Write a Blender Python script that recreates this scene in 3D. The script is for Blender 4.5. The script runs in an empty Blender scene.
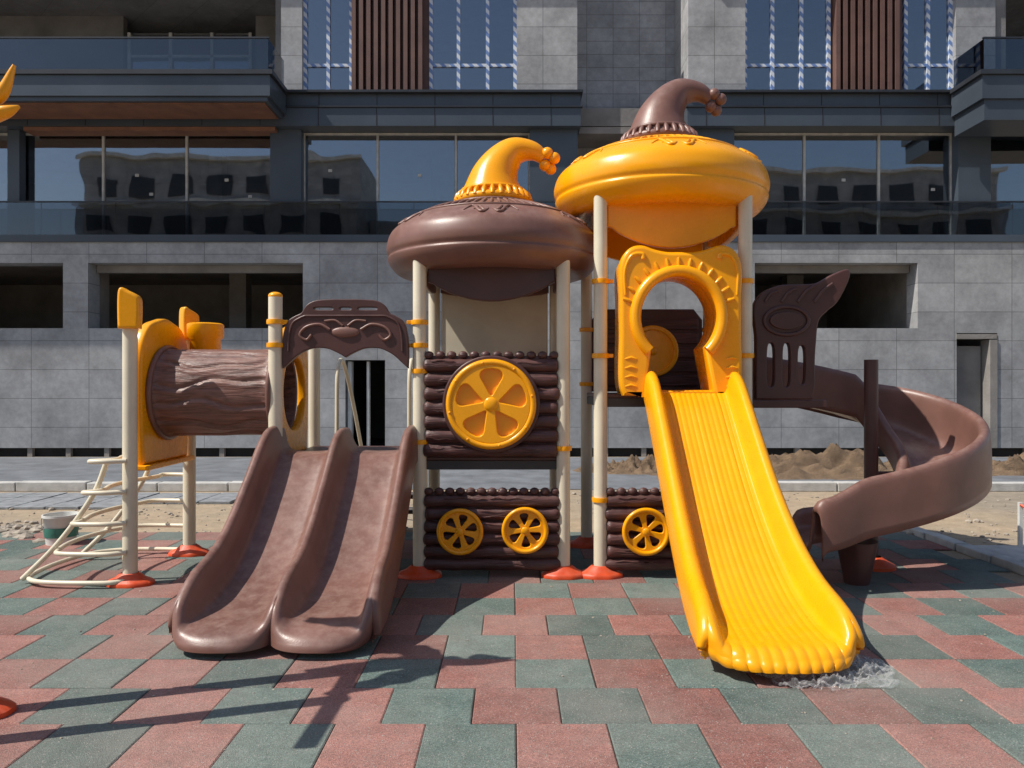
import bpy, math, random
import numpy as np
from mathutils import Vector, Matrix, noise
random.seed(7)
C = bpy.context
scene = C.scene
COL = scene.collection

# ---------------------------------------------------------------- materials
def new_mat(name):
    m = bpy.data.materials.new(name); m.use_nodes = True
    nt = m.node_tree
    for n in list(nt.nodes): nt.nodes.remove(n)
    out = nt.nodes.new('ShaderNodeOutputMaterial')
    b = nt.nodes.new('ShaderNodeBsdfPrincipled')
    nt.links.new(b.outputs[0], out.inputs[0])
    return m, nt, b, out
def N(nt, t, **kw):
    n = nt.nodes.new(t)
    for k, v in kw.items():
        if k in n.inputs: n.inputs[k].default_value = v
        else: setattr(n, k, v)
    return n
def mix(nt, fac, a, b, mode='MIX'):
    n = nt.nodes.new('ShaderNodeMix'); n.data_type = 'RGBA'; n.blend_type = mode
    for s, v in ((0, fac), (6, a), (7, b)):
        if isinstance(v, bpy.types.NodeSocket): nt.links.new(v, n.inputs[s])
        elif s == 0: n.inputs[0].default_value = v
        else: n.inputs[s].default_value = (*v, 1)
    return n.outputs[2]
def ramp(nt, src, p0, p1, c0=(0,0,0), c1=(1,1,1)):
    r = nt.nodes.new('ShaderNodeValToRGB')
    r.color_ramp.elements[0].position = p0; r.color_ramp.elements[1].position = p1
    r.color_ramp.elements[0].color = (*c0, 1); r.color_ramp.elements[1].color = (*c1, 1)
    nt.links.new(src, r.inputs[0]); return r.outputs[0]
def bump(nt, b, src, strength, dist):
    n = N(nt, 'ShaderNodeBump', Strength=strength, Distance=dist)
    nt.links.new(src, n.inputs['Height']); nt.links.new(n.outputs[0], b.inputs['Normal'])
def coords(nt):
    g = nt.nodes.new('ShaderNodeNewGeometry'); return g.outputs['Position'], g
def noisen(nt, vec, scale, detail=3, rough=.55):
    n = N(nt, 'ShaderNodeTexNoise', Scale=scale, Detail=detail, Roughness=rough)
    nt.links.new(vec, n.inputs['Vector']); return n.outputs['Fac']

def plastic(name, col, rough=.42, dust=.18, dustcol=(.5,.42,.34), bstr=.12, var=.2, grain=False):
    m, nt, b, o = new_mat(name)
    P, g = coords(nt)
    n1 = noisen(nt, P, 3.0, 3); n2 = noisen(nt, P, 14, 5, .7); n3 = noisen(nt, P, 110, 2)
    dark = tuple(c*(1-var) for c in col); lite = tuple(min(1, c*(1+var*.5)) for c in col)
    c = mix(nt, ramp(nt, n1, .35, .68), dark, lite)
    if grain:
        mp = N(nt, 'ShaderNodeMapping'); mp.inputs['Scale'].default_value = (2.2, 26, 26); nt.links.new(P, mp.inputs[0])
        ng = N(nt, 'ShaderNodeTexNoise', Scale=1.6, Detail=4, Roughness=.6, Distortion=.8); nt.links.new(mp.outputs[0], ng.inputs['Vector'])
        c = mix(nt, .7, c, ramp(nt, ng.outputs['Fac'], .38, .6, (.5,.48,.47), (1.25,1.22,1.2)), 'MULTIPLY')
        n3 = ng.outputs['Fac']
    sep = nt.nodes.new('ShaderNodeSeparateXYZ'); nt.links.new(g.outputs['Normal'], sep.inputs[0])
    up = ramp(nt, sep.outputs[2], .1, 1.0)
    mul = N(nt, 'ShaderNodeMath', operation='MULTIPLY'); nt.links.new(up, mul.inputs[0]); nt.links.new(ramp(nt, n2, .4, .72), mul.inputs[1])
    mul2 = N(nt, 'ShaderNodeMath', operation='MULTIPLY'); nt.links.new(mul.outputs[0], mul2.inputs[0]); mul2.inputs[1].default_value = dust
    c = mix(nt, mul2.outputs[0], c, dustcol)
    nt.links.new(c, b.inputs['Base Color'])
    rr = N(nt, 'ShaderNodeMapRange'); nt.links.new(n2, rr.inputs[0]); rr.inputs[3].default_value = rough-.08; rr.inputs[4].default_value = rough+.14
    nt.links.new(rr.outputs[0], b.inputs['Roughness'])
    b.inputs['Specular IOR Level'].default_value = .5
    if grain: bump(nt, b, n3, .7, .012)
    else: bump(nt, b, n3, bstr, .006)
    return m
M_BROWN = plastic('brown_plastic', (.20,.098,.076), .36, .35, (.46,.33,.27))
M_BLOG = plastic('brown_plastic_bark', (.20,.098,.076), .38, .35, (.46,.33,.27), grain=True)
M_DBROWN = plastic('dark_brown_plastic', (.085,.036,.032), .38, .25, (.3,.2,.17))
M_DLOG = plastic('dark_brown_log', (.10,.043,.038), .38, .25, (.3,.2,.17), grain=True)
M_YEL = plastic('yellow_plastic', (.98,.40,.002), .24, .04, (.95,.6,.2), .05, .06)
M_YEL2 = plastic('yellow_plastic_recess', (.90,.36,.004), .32, .04, (.8,.5,.2), .05, .06)
M_BEIGE = plastic('cream_paint', (.74,.67,.51), .33, .12, (.5,.42,.3), .05, .1)
M_ORANGE = plastic('orange_plastic', (.72,.075,.012), .45, .25)
M_WHITE = plastic('white_plastic', (.7,.7,.66), .5, .3)
M_STEEL = plastic('dark_steel', (.05,.05,.052), .5, .3)

def simple(name, col, rough=.7, nscale=4, var=.25, bs=.2, bd=.02, metal=0):
    m, nt, b, o = new_mat(name); P, g = coords(nt)
    n1 = noisen(nt, P, nscale, 5, .6)
    c = mix(nt, ramp(nt, n1, .3, .7), tuple(x*(1-var) for x in col), tuple(min(1, x*(1+var)) for x in col))
    nt.links.new(c, b.inputs['Base Color']); b.inputs['Roughness'].default_value = rough
    b.inputs['Metallic'].default_value = metal
    bump(nt, b, noisen(nt, P, nscale*12, 3), bs, bd)
    return m
M_DCLAD = simple('slate_cladding', (.06,.075,.095), .35, .6, .2, .05)
M_FRAME = simple('window_frame', (.03,.033,.04), .4, 3, .2, .03)
M_CONC = simple('raw_concrete', (.26,.24,.22), .9, 1.5, .25, .3)
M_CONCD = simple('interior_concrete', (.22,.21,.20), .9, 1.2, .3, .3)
M_SLAT = simple('brown_slats', (.15,.08,.063), .55, 2, .2, .05)
M_SOFFIT = simple('timber_soffit', (.22,.10,.06), .6, 3, .25, .1)
M_KERB = simple('kerb_concrete', (.50,.49,.46), .85, 6, .2, .3)
M_DIRT = simple('dirt', (.21,.14,.085), .95, 5, .35, .8, .05)
M_STONE = simple('pebbles', (.36,.31,.25), .95, 8, .4, .4)
M_BLACK = simple('shadow_gap', (.02,.02,.02), .9)

def tile_mat(name, a, b_, mortar, w=1.2, h=.6):
    m, nt, b, o = new_mat(name); P, g = coords(nt)
    sep = nt.nodes.new('ShaderNodeSeparateXYZ'); nt.links.new(P, sep.inputs[0])
    add = N(nt, 'ShaderNodeMath', operation='ADD'); nt.links.new(sep.outputs[0], add.inputs[0]); nt.links.new(sep.outputs[1], add.inputs[1])
    cb = nt.nodes.new('ShaderNodeCombineXYZ'); nt.links.new(add.outputs[0], cb.inputs[0]); nt.links.new(sep.outputs[2], cb.inputs[1])
    br = nt.nodes.new('ShaderNodeTexBrick'); nt.links.new(cb.outputs[0], br.inputs['Vector'])
    br.offset = 0.0; br.inputs['Scale'].default_value = 1
    br.inputs['Brick Width'].default_value = w; br.inputs['Row Height'].default_value = h
    br.inputs['Mortar Size'].default_value = .007; br.inputs['Mortar Smooth'].default_value = .3
    br.inputs['Color1'].default_value = (*a, 1); br.inputs['Color2'].default_value = (*b_, 1); br.inputs['Mortar'].default_value = (*mortar, 1)
    n1 = noisen(nt, P, 1.3, 6, .65); n2 = noisen(nt, P, 9, 5, .7)
    c = mix(nt, .75, br.outputs['Color'], ramp(nt, n1, .25, .75, (.5,.5,.5), (1.3,1.3,1.3)), 'MULTIPLY')
    c = mix(nt, .5, c, ramp(nt, n2, .25, .75, (.55,.55,.55), (1.25,1.25,1.25)), 'MULTIPLY')
    nt.links.new(c, b.inputs['Base Color']); b.inputs['Roughness'].default_value = .6
    bump(nt, b, n2, .1, .008)
    return m
M_TILE = tile_mat('grey_stone_tile', (.35,.35,.355), (.43,.43,.43), (.17,.17,.17))
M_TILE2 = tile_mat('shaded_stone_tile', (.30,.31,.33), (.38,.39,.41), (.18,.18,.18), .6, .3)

def glass_mat(name, tint, fac):
    m = bpy.data.materials.new(name); m.use_nodes = True; nt = m.node_tree
    for n in list(nt.nodes): nt.nodes.remove(n)
    out = nt.nodes.new('ShaderNodeOutputMaterial')
    tr = nt.nodes.new('ShaderNodeBsdfTransparent'); tr.inputs[0].default_value = (*tint, 1)
    gl = nt.nodes.new('ShaderNodeBsdfGlossy'); gl.inputs['Roughness'].default_value = .015; gl.inputs[0].default_value = (.95,.97,1,1)
    P, g = coords(nt)
    bp = N(nt, 'ShaderNodeBump', Strength=.10, Distance=.05); nt.links.new(noisen(nt, P, .9, 1), bp.inputs['Height']); nt.links.new(bp.outputs[0], gl.inputs['Normal'])
    fr = N(nt, 'ShaderNodeFresnel', IOR=1.5)
    ad = N(nt, 'ShaderNodeMath', operation='ADD'); nt.links.new(fr.outputs[0], ad.inputs[0]); ad.inputs[1].default_value = fac
    mx = nt.nodes.new('ShaderNodeMixShader'); nt.links.new(ad.outputs[0], mx.inputs[0]); nt.links.new(tr.outputs[0], mx.inputs[1]); nt.links.new(gl.outputs[0], mx.inputs[2])
    nt.links.new(mx.outputs[0], out.inputs[0]); return m
M_GLASS = glass_mat('window_glass', (.62,.65,.68), .17)
M_RAILG = glass_mat('railing_glass', (.42,.46,.50), .04)
def tape_mat():
    m, nt, b, o = new_mat('film_wrapped_frame'); P, g = coords(nt)
    w = N(nt, 'ShaderNodeTexWave', Scale=3.2); w.bands_direction = 'DIAGONAL'; nt.links.new(P, w.inputs['Vector'])
    c = mix(nt, ramp(nt, w.outputs['Fac'], .4, .6), (.68,.72,.78), (.16,.26,.52))
    nt.links.new(c, b.inputs['Base Color']); return m
M_TAPE = tape_mat()

# ---------------------------------------------------------------- mesh helpers
def empty(name, loc=(0,0,0)):
    e = bpy.data.objects.new(name, None); e.empty_display_size = .2; e.location = loc; COL.objects.link(e); return e
def finish(o, parent):
    COL.objects.link(o)
    if parent is not None: o.parent = parent
    return o
def mesh_obj(name, v, f, mat, parent=None, smooth=True, angle=None):
    me = bpy.data.meshes.new(name); me.from_pydata([tuple(map(float, p)) for p in v], [], [tuple(map(int, q)) for q in f]); me.update()
    o = bpy.data.objects.new(name, me)
    if mat: me.materials.append(mat)
    me.polygons.foreach_set('use_smooth', [smooth]*len(me.polygons))
    if angle: me.set_sharp_from_angle(angle=math.radians(angle))
    return finish(o, parent)
BOXF = [(0,3,2,1),(4,5,6,7),(0,1,5,4),(1,2,6,5),(2,3,7,6),(3,0,4,7)]
def boxes(name, L, mat, parent=None, bevel=0):
    v, f = [], []
    for (x0,x1,y0,y1,z0,z1) in L:
        k = len(v)
        v += [(x0,y0,z0),(x1,y0,z0),(x1,y1,z0),(x0,y1,z0),(x0,y0,z1),(x1,y0,z1),(x1,y1,z1),(x0,y1,z1)]
        f += [tuple(i+k for i in q) for q in BOXF]
    o = mesh_obj(name, v, f, mat, parent, False)
    if bevel:
        m = o.modifiers.new('b', 'BEVEL'); m.width = bevel; m.segments = 2
    return o
def catmull(P, n):
    P = np.array(P, float); Q = np.vstack([2*P[0]-P[1], P, 2*P[-1]-P[-2]]); m = len(P)-1
    out = []
    for t in np.linspace(0, m, n):
        i = min(int(t), m-1); u = t-i; a, b, c, d = Q[i:i+4]
        out.append(.5*((2*b)+(-a+c)*u+(2*a-5*b+4*c-d)*u*u+(-a+3*b-3*c+d)*u**3))
    return np.array(out)
def sweep(name, pts, radii, mat, parent=None, seg=16, cap=True, closed=False):
    pts = np.array(pts, float); n = len(pts)
    if np.isscalar(radii): radii = [radii]*n
    v, f = [], []
    T = np.gradient(pts, axis=0)
    if closed: T = np.roll(pts, -1, 0)-np.roll(pts, 1, 0)
    T /= np.linalg.norm(T, axis=1)[:, None]+1e-9
    ref = np.array([0,1,0.]) if abs(T[0][1]) < .9 else np.array([1.,0,0])
    u = np.cross(T[0], ref); u /= np.linalg.norm(u)
    for i in range(n):
        u = u-T[i]*np.dot(u, T[i]); u /= np.linalg.norm(u); w = np.cross(T[i], u)
        for k in range(seg):
            a = 2*math.pi*k/seg; v.append(pts[i]+radii[i]*(math.cos(a)*u+math.sin(a)*w))
    for i in range(n if closed else n-1):
        j = (i+1) % n
        for k in range(seg):
            k2 = (k+1) % seg; f.append((i*seg+k, i*seg+k2, j*seg+k2, j*seg+k))
    if cap and not closed:
        f.append(tuple(range(seg))[::-1]); f.append(tuple((n-1)*seg+k for k in range(seg)))
    return mesh_obj(name, v, f, mat, parent, True, 50)
def cyl(name, a, b, r, mat, parent=None, seg=24, r2=None):
    return sweep(name, [a, tuple((np.array(a)+np.array(b))/2), b], [r, (r+(r2 or r))/2, r2 or r], mat, parent, seg)
def lathe(name, prof, cx, cy, mat, parent, seg=96, wob=0):
    v, f = [], []; n = len(prof)
    for k in range(seg):
        a = 2*math.pi*k/seg
        for (r, z) in prof:
            rr = r*(1+wob*math.sin(3*a+1)); v.append((cx+rr*math.cos(a), cy+rr*math.sin(a), z))
    for k in range(seg):
        k2 = (k+1) % seg
        for i in range(n-1): f.append((k*n+i, k2*n+i, k2*n+i+1, k*n+i+1))
    return mesh_obj(name, v, f, mat, parent, True, 60)
import bmesh
def ico(name, c, r, mat, parent, sub=2, sc=(1,1,1)):
    bm = bmesh.new(); bmesh.ops.create_icosphere(bm, subdivisions=sub+1, radius=r)
    for q in bm.verts: q.co = Vector((q.co.x*sc[0]+c[0], q.co.y*sc[1]+c[1], q.co.z*sc[2]+c[2]))
    me = bpy.data.meshes.new(name); bm.to_mesh(me); bm.free(); me.materials.append(mat)
    me.polygons.foreach_set('use_smooth', [True]*len(me.polygons))
    return finish(bpy.data.objects.new(name, me), parent)
def plate(name, loops, thick, bev, mat, parent, loc, rotz=0, rotx=90):
    cu = bpy.data.curves.new(name, 'CURVE'); cu.dimensions = '2D'; cu.fill_mode = 'BOTH'
    cu.extrude = thick/2-bev; cu.bevel_depth = bev; cu.bevel_resolution = 2; cu.offset = -bev
    for L in loops:
        sp = cu.splines.new('POLY'); sp.points.add(len(L)-1); sp.use_cyclic_u = True
        for i, (a, b) in enumerate(L): sp.points[i].co = (a, b, 0, 1)
    o = bpy.data.objects.new(name+'_c', cu); COL.objects.link(o); C.view_layer.update()
    dg = C.evaluated_depsgraph_get(); me = bpy.data.meshes.new_from_object(o.evaluated_get(dg))
    bpy.data.objects.remove(o); me.name = name
    me.transform(Matrix.Translation(loc) @ Matrix.Rotation(math.radians(rotz), 4, 'Z') @ Matrix.Rotation(math.radians(rotx), 4, 'X'))
    me.materials.clear(); me.materials.append(mat)
    me.polygons.foreach_set('use_smooth', [True]*len(me.polygons)); me.set_sharp_from_angle(angle=math.radians(40))
    return finish(bpy.data.objects.new(name, me), parent)
def circ(cx, cy, r, n=48, ry=None):
    ry = ry or r; return [(cx+r*math.cos(2*math.pi*i/n), cy+ry*math.sin(2*math.pi*i/n)) for i in range(n)]
def slot(cx, cy, w, h, n=24):
    o = []
    for i in range(n):
        a = 2*math.pi*i/n; c, s = math.cos(a), math.sin(a)
        o.append((cx+w*math.copysign(abs(c)**.6, c), cy+h*math.copysign(abs(s)**.6, s)))
    return o
def sectors(R, k, a0=.28, b0=.84, wid=.36, rot=0):
    out = []
    for j in range(k):
        ang = 2*math.pi*j/k+rot; L = []
        for i in range(20):
            t = 2*math.pi*i/20; c, s = math.cos(t), math.sin(t)
            c = math.copysign(abs(c)**.7, c); s = math.copysign(abs(s)**.7, s)
            r = R*((a0+b0)/2+(b0-a0)/2*c); aa = ang+wid*s*(.75+.25*c)
            L.append((r*math.cos(aa), r*math.sin(aa)))
        out.append(L)
    return out
def join(objs, name):
    v, f = [], []
    for o in objs:
        k = len(v); v += [tuple(q.co) for q in o.data.vertices]
        for p in o.data.polygons: f.append(tuple(i+k for i in p.vertices))
    par = objs[0].parent; mat = objs[0].data.materials[0]
    for o in objs: bpy.data.objects.remove(o)
    return mesh_obj(name, v, f, mat, par, True, 50)
def sm(a, b, x): t = min(1, max(0, (x-a)/(b-a))); return t*t*(3-2*t)

# ---------------------------------------------------------------- ground
def ground_mat():
    m, nt, b, o = new_mat('sandy_soil'); P, g = coords(nt)
    n1 = noisen(nt, P, .35, 5); n2 = noisen(nt, P, 6, 6, .7); n3 = noisen(nt, P, 60, 4, .7)
    c = mix(nt, ramp(nt, n1, .35, .65), (.31,.26,.20), (.46,.35,.23))
    c = mix(nt, .6, c, ramp(nt, n2, .3, .7, (.6,.58,.55), (1.15,1.15,1.15)), 'MULTIPLY')
    c = mix(nt, .5, c, ramp(nt, n3, .3, .7, (.6,.6,.6), (1.2,1.2,1.2)), 'MULTIPLY')
    nt.links.new(c, b.inputs['Base Color']); b.inputs['Roughness'].default_value = .95
    bump(nt, b, n2, .6, .04); return m
mesh_obj('ground', [(-300,-300,-.02),(300,-300,-.02),(300,400,-.02),(-300,400,-.02)], [(0,1,2,3)], ground_mat(), None, False)
M_ROAD = simple('road_surface', (.15,.16,.175), .9, 2, .3, .4)
mesh_obj('road', [(-40,11.05,-.012),(40,11.05,-.012),(40,15.9,-.012),(-40,15.9,-.012)], [(0,1,2,3)], M_ROAD, None, False)
boxes('kerb', [(x, x+.985, 10.85, 11.03, -.02, .11+random.uniform(-.01,.01)) for x in np.arange(-20, -3.2, 1.0)], M_KERB, None, .012)
boxes('kerb', [(x, x+.985, 10.85, 11.03, -.02, .11+random.uniform(-.01,.01)) for x in np.arange(2.6, 20, 1.0)], M_KERB, None, .012)
boxes('kerb', [(4.0+(7.9-y)*.02, 4.13+(7.9-y)*.02, y, y+.485, -.02, .055+random.uniform(-.006,.006)) for y in np.arange(-3, 7.8, .5)], M_KERB, None, .01)
boxes('paving', [(4.2+i*.62+(j%2)*.02, 4.78+i*.62, 4.0+j*.62, 4.58+j*.62, -.02, .012+random.uniform(0,.012)) for i in range(5) for j in range(5) if random.random() > .25], M_KERB, None, .008)
M_PAVER = simple('grey_pavers', (.24,.25,.26), .9, 7, .3, .4)
boxes('paving', [(-9+i*.42, -8.6+i*.42+random.uniform(-.008,0), 9.3+j*.42, 9.7+j*.42, -.02, .008+random.uniform(0,.01)) for i in range(13) for j in range(3) if not (j == 0 and i > 9)], M_PAVER, None, .006)

def rubber_mat():
    m, nt, b, o = new_mat('rubber_granule_tile'); P, g = coords(nt)
    at = nt.nodes.new('ShaderNodeVertexColor'); at.layer_name = 'Col'
    vor = N(nt, 'ShaderNodeTexVoronoi', Scale=230); nt.links.new(P, vor.inputs['Vector'])
    sp = nt.nodes.new('ShaderNodeSeparateColor'); nt.links.new(vor.outputs['Color'], sp.inputs[0])
    c = mix(nt, .8, at.outputs[0], ramp(nt, sp.outputs[0], 0, 1, (.5,.5,.5), (1.5,1.5,1.5)), 'MULTIPLY')
    c = mix(nt, ramp(nt, sp.outputs[1], .96, .99), c, (.36,.33,.3))
    n1 = noisen(nt, P, .8, 6, .65); n2 = noisen(nt, P, 7, 6, .7)
    c = mix(nt, .7, c, ramp(nt, n2, .3, .7, (.68,.68,.68), (1.25,1.25,1.25)), 'MULTIPLY')
    d = N(nt, 'ShaderNodeMath', operation='MULTIPLY'); nt.links.new(ramp(nt, n1, .40, .72), d.inputs[0]); d.inputs[1].default_value = .45
    c = mix(nt, d.outputs[0], c, (.36,.32,.28))
    nt.links.new(c, b.inputs['Base Color']); b.inputs['Roughness'].default_value = .85
    b.inputs['Specular IOR Level'].default_value = .3
    bump(nt, b, vor.outputs['Distance'], .45, .008); return m
v, f, cols = [], [], []
S = .4; row = 0; offs = [0, -.2, .2, 0, .2, -.2, 0, .2]
y = -3.0
while y < 7.45:
    off = offs[row % len(offs)]
    for i in range(-22, 12):
        x0 = i*S+off-.18; x1 = x0+S
        if x1 > 4.2: continue
        x1 = min(x1, 3.99+(7.9-y)*.02)
        g = .002; zb = random.uniform(-.0015, .0015); bv = .006
        k = len(v); yy0, yy1 = y+g, y+S-g; xx0, xx1 = x0+g, x1-g
        jx = random.uniform(-.002,.002); xx0 += jx; xx1 += jx
        v += [(xx0,yy0,-.015),(xx1,yy0,-.015),(xx1,yy1,-.015),(xx0,yy1,-.015),
              (xx0,yy0,zb-.004),(xx1,yy0,zb-.004),(xx1,yy1,zb-.004),(xx0,yy1,zb-.004),
              (xx0+bv,yy0+bv,zb),(xx1-bv,yy0+bv,zb),(xx1-bv,yy1-bv,zb),(xx0+bv,yy1-bv,zb)]
        fs = [(8,9,10,11)]+[(a, (a+1)%4, 4+(a+1)%4, 4+a) for a in range(4)]+[(4+a, 4+(a+1)%4, 8+(a+1)%4, 8+a) for a in range(4)]
        f += [tuple(q+k for q in t) for t in fs]
        base = (.285,.128,.105) if i % 2 == 0 else (.115,.158,.14)
        s = random.uniform(.78, 1.2); base = tuple(c*s for c in base)
        cols += [base]*len(fs)
    y += S; row += 1
o = mesh_obj('rubber_tile_floor', v, f, rubber_mat(), None, False)
ca = o.data.color_attributes.new('Col', 'FLOAT_COLOR', 'CORNER'); arr = []
for p, c in zip(o.data.polygons, cols): arr += [*c, 1]*p.loop_total
ca.data.foreach_set('color', arr)

def mound(name, cx, cy, rx, ry, h, seed):
    n = 70; v, f = [], []
    for j in range(n):
        for i in range(n):
            a, b = i/(n-1)*2-1, j/(n-1)*2-1; d = max(0, 1-(a*a+b*b))
            z = h*d*(.55+1.0*noise.noise(Vector((a*4+seed, b*3, 0)))+.6*noise.noise(Vector((a*13, b*9, seed)))+.35*noise.noise(Vector((a*30, b*20, seed))))
            v.append((cx+a*rx, cy+b*ry, max(z, 0)-.03))
    for j in range(n-1):
        for i in range(n-1): f.append((j*n+i, j*n+i+1, (j+1)*n+i+1, (j+1)*n+i))
    return mesh_obj(name, v, f, M_DIRT, None, True)
mound('dirt_pile', 5.2, 13.0, 3.2, .9, .36, 3); mound('dirt_pile', 2.2, 13.4, 1.2, .6, .22, 9); mound('dirt_pile', 9.2, 13.2, 2.2, .6, .3, 19)
v, f = [], []
bm = bmesh.new(); bmesh.ops.create_icosphere(bm, subdivisions=1, radius=1); iv = [q.co.copy() for q in bm.verts]; ifc = [[q.index for q in p.verts] for p in bm.faces]; bm.free()
def pebble(x, y, r):
    k = len(v); sx, sy, sz = random.uniform(.7,1.3), random.uniform(.7,1.3), random.uniform(.4,.8)
    for q in iv: j = random.uniform(.8, 1.2); v.append((x+q.x*r*sx*j, y+q.y*r*sy*j, -.02+r*.3+q.z*r*sz*j))
    for p in ifc: f.append(tuple(i+k for i in p))
for _ in range(1300):
    x = random.uniform(-9, 9); y = random.uniform(7.7, 10.7); pebble(x, y, random.uniform(.006,.022) if random.random() < .94 else random.uniform(.025,.05))
for _ in range(250):
    pebble(random.uniform(4.3, 8), random.uniform(4.5, 8), random.uniform(.006,.03))
for _ in range(110):
    pebble(random.gauss(-5.0,.35), random.gauss(7.9,.25), random.uniform(.02,.07))
mesh_obj('gravel', v, f, M_STONE, None, False)
v, f = [], []
for _ in range(260):
    pebble(random.uniform(-5, 4), random.uniform(2.0, 7.6), random.uniform(.003,.008))
v = [(a, b, c+.02) for a, b, c in v]
mesh_obj('loose_granules', v, f, M_STONE, None, False)

# ---------------------------------------------------------------- building
B = empty('apartment_building')
def wall(name, x0, x1, z0, z1, y0, y1, holes, mat):
    xs = sorted({x0, x1, *[h[0] for h in holes], *[h[1] for h in holes]}); zs = sorted({z0, z1, *[h[2] for h in holes], *[h[3] for h in holes]})
    L = []
    for a, b in zip(xs, xs[1:]):
        run = None
        for c, d in zip(zs, zs[1:]):
            cx, cz = (a+b)/2, (c+d)/2
            if any(h[0] < cx < h[1] and h[2] < cz < h[3] for h in holes):
                if run: L.append((a, b, y0, y1, run[0], run[1])); run = None
            else: run = (run[0] if run else c, d)
        if run: L.append((a, b, y0, y1, run[0], run[1]))
    return boxes(name, L, mat, B)
wall('ground_floor_wall', -17, 17, .17, 4.45, 16, 16.45, [(-14,-9.34,2.66,4.02), (-8.82,-4.35,2.66,4.02), (5.05,8.44,2.66,4.02), (-3.47,-2.64,.17,2.0), (9.25,10.1,.17,2.56), (12,15,2.66,4.02)], M_TILE)
boxes('plinth_gap', [(-17,17,16.12,16.4,-.02,.168)], M_BLACK, B)
boxes('plinth_feet', [(x, x+.1, 16.03, 16.119, -.02, .168) for x in np.arange(-16.5, 17, .8)], M_CONC, B)
boxes('ground_interior', [(-17,17,21,21.2,0,4.2), (-17,17,16.46,21,4.2,4.44), (-17,17,16.46,21,-.015,.02), (-9.3,-8.9,16.5,17,.03,4.19), (-4.2,-4.0,16.5,21,.03,4.19), (4.6,4.8,16.5,21,.03,4.19), (8.6,8.8,16.5,21,.03,4.19), (-6.8,-6.4,18.5,18.9,.03,4.19), (6.8,7.2,19,19.4,.03,4.19)], M_CONC, B)
boxes('opening_lining', [(-8.8,-4.37,16.3,16.44,3.86,4.015), (5.07,8.42,16.3,16.44,3.86,4.015)], M_CONC, B)
boxes('doorway_jambs', [(-3.44,-3.36,16.1,16.3,.17,1.97), (-3.05,-3.0,16.15,16.3,.17,1.97)], M_WHITE, B)
boxes('doorway_door', [(9.28,9.9,16.25,16.35,.17,2.3)], M_CONCD, B)
boxes('doorway_frame', [(9.93,10.08,15.97,16.3,.17,2.42), (9.24,10.08,15.985,16.3,2.44,2.54)], M_CONC, B)
boxes('floor_ledge', [(-17,17,15.96,16.5,4.453,4.6)], M_DCLAD, B)
z0, z1 = 4.6, 6.82
boxes('slab_first_floor', [(-17,17,16.51,21,4.46,4.58)], M_CONCD, B)
boxes('first_floor_interior', [(-17,17,20.6,20.8,4.6,6.9), (-17,17,16.46,20.59,6.86,7.0), (-6.9,-6.6,17.5,17.8,4.6,6.85), (-2.2,-1.9,18,20.6,4.6,6.85), (1.2,1.35,16.6,20.6,4.6,6.85), (5.4,5.7,18.2,18.5,4.6,6.85), (8.2,8.35,17,20.6,4.6,6.85), (-4.9,-4.6,16.6,20.6,4.6,6.85), (3.75,3.9,17.6,20.6,4.6,6.85)], M_CONC, B)
gl = [(-16,-8.67),(-8.67,-6.9),(-6.9,-5.05),(-4.41,-2.85),(-2.85,-1.19),(-1.19,.37),(4.64,6.2),(6.2,7.78),(7.78,9.32),(10.0,16)]
boxes('first_floor_glass', [(a+.03,b-.03,16.34,16.35,z0+.05,z1-.05) for a, b in gl], M_GLASS, B)
fr = []
for a, b in gl: fr += [(a,a+.022,16.3,16.38,z0,z1), (b-.022,b,16.3,16.38,z0,z1), (a+.022,b-.022,16.3,16.38,z0,z0+.05), (a+.022,b-.022,16.3,16.38,z1-.04,z1)]
boxes('first_floor_frames', fr, M_KERB, B)
boxes('first_floor_piers', [(-5.05,-4.41,16.06,16.5,z0,z1), (.37,1.37,16.06,16.5,z0,z1), (3.7,4.64,16.06,16.5,z0,z1), (9.32,10.0,16.06,16.5,z0,z1), (-10.55,-10.3,16.08,16.29,z0,z1)], M_DCLAD, B)
boxes('pane_stickers', [(x, x+.08, 16.325, 16.336, z, z+.06) for x, z in ((-8.0,5.9),(-7.7,5.5),(-6.1,5.8),(-5.6,5.45),(-3.9,6.0),(-2.0,5.9),(5.2,5.9),(7.0,5.8),(8.9,5.6))], M_KERB, B)
boxes('balustrade_glass', [(-17,1.4,15.975,15.985,4.6,5.27), (4.0,17,15.975,15.985,4.6,5.27)], M_RAILG, B)
boxes('balustrade_rail', [(-17,1.4,15.96,16.0,5.273,5.3), (4.0,17,15.96,16.0,5.273,5.3)]+[(x,x+.02,15.99,16.01,4.6,5.27) for x in list(np.arange(-16,1.4,1.55))+list(np.arange(4.2,16,1.55))], M_FRAME, B)
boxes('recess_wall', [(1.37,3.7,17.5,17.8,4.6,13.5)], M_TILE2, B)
boxes('recess_floor', [(1.37,3.7,16.5,17.5,4.5,4.59)], M_DCLAD, B)
boxes('block_side_walls', [(3.703,3.9,16.51,17.6,4.6,6.85), (3.703,3.9,16.46,17.6,7.51,13.5), (1.17,1.367,16.51,17.6,4.6,6.85), (1.17,1.367,16.46,17.6,7.51,13.5)], M_TILE, B)
boxes('cladding_band', [(-17,1.42,15.86,16.6,6.825,7.2), (-17,1.42,15.92,16.6,7.2,7.5), (3.62,17,15.86,16.6,6.825,7.2), (3.62,17,15.92,16.6,7.2,7.5)], M_DCLAD, B)
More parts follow.
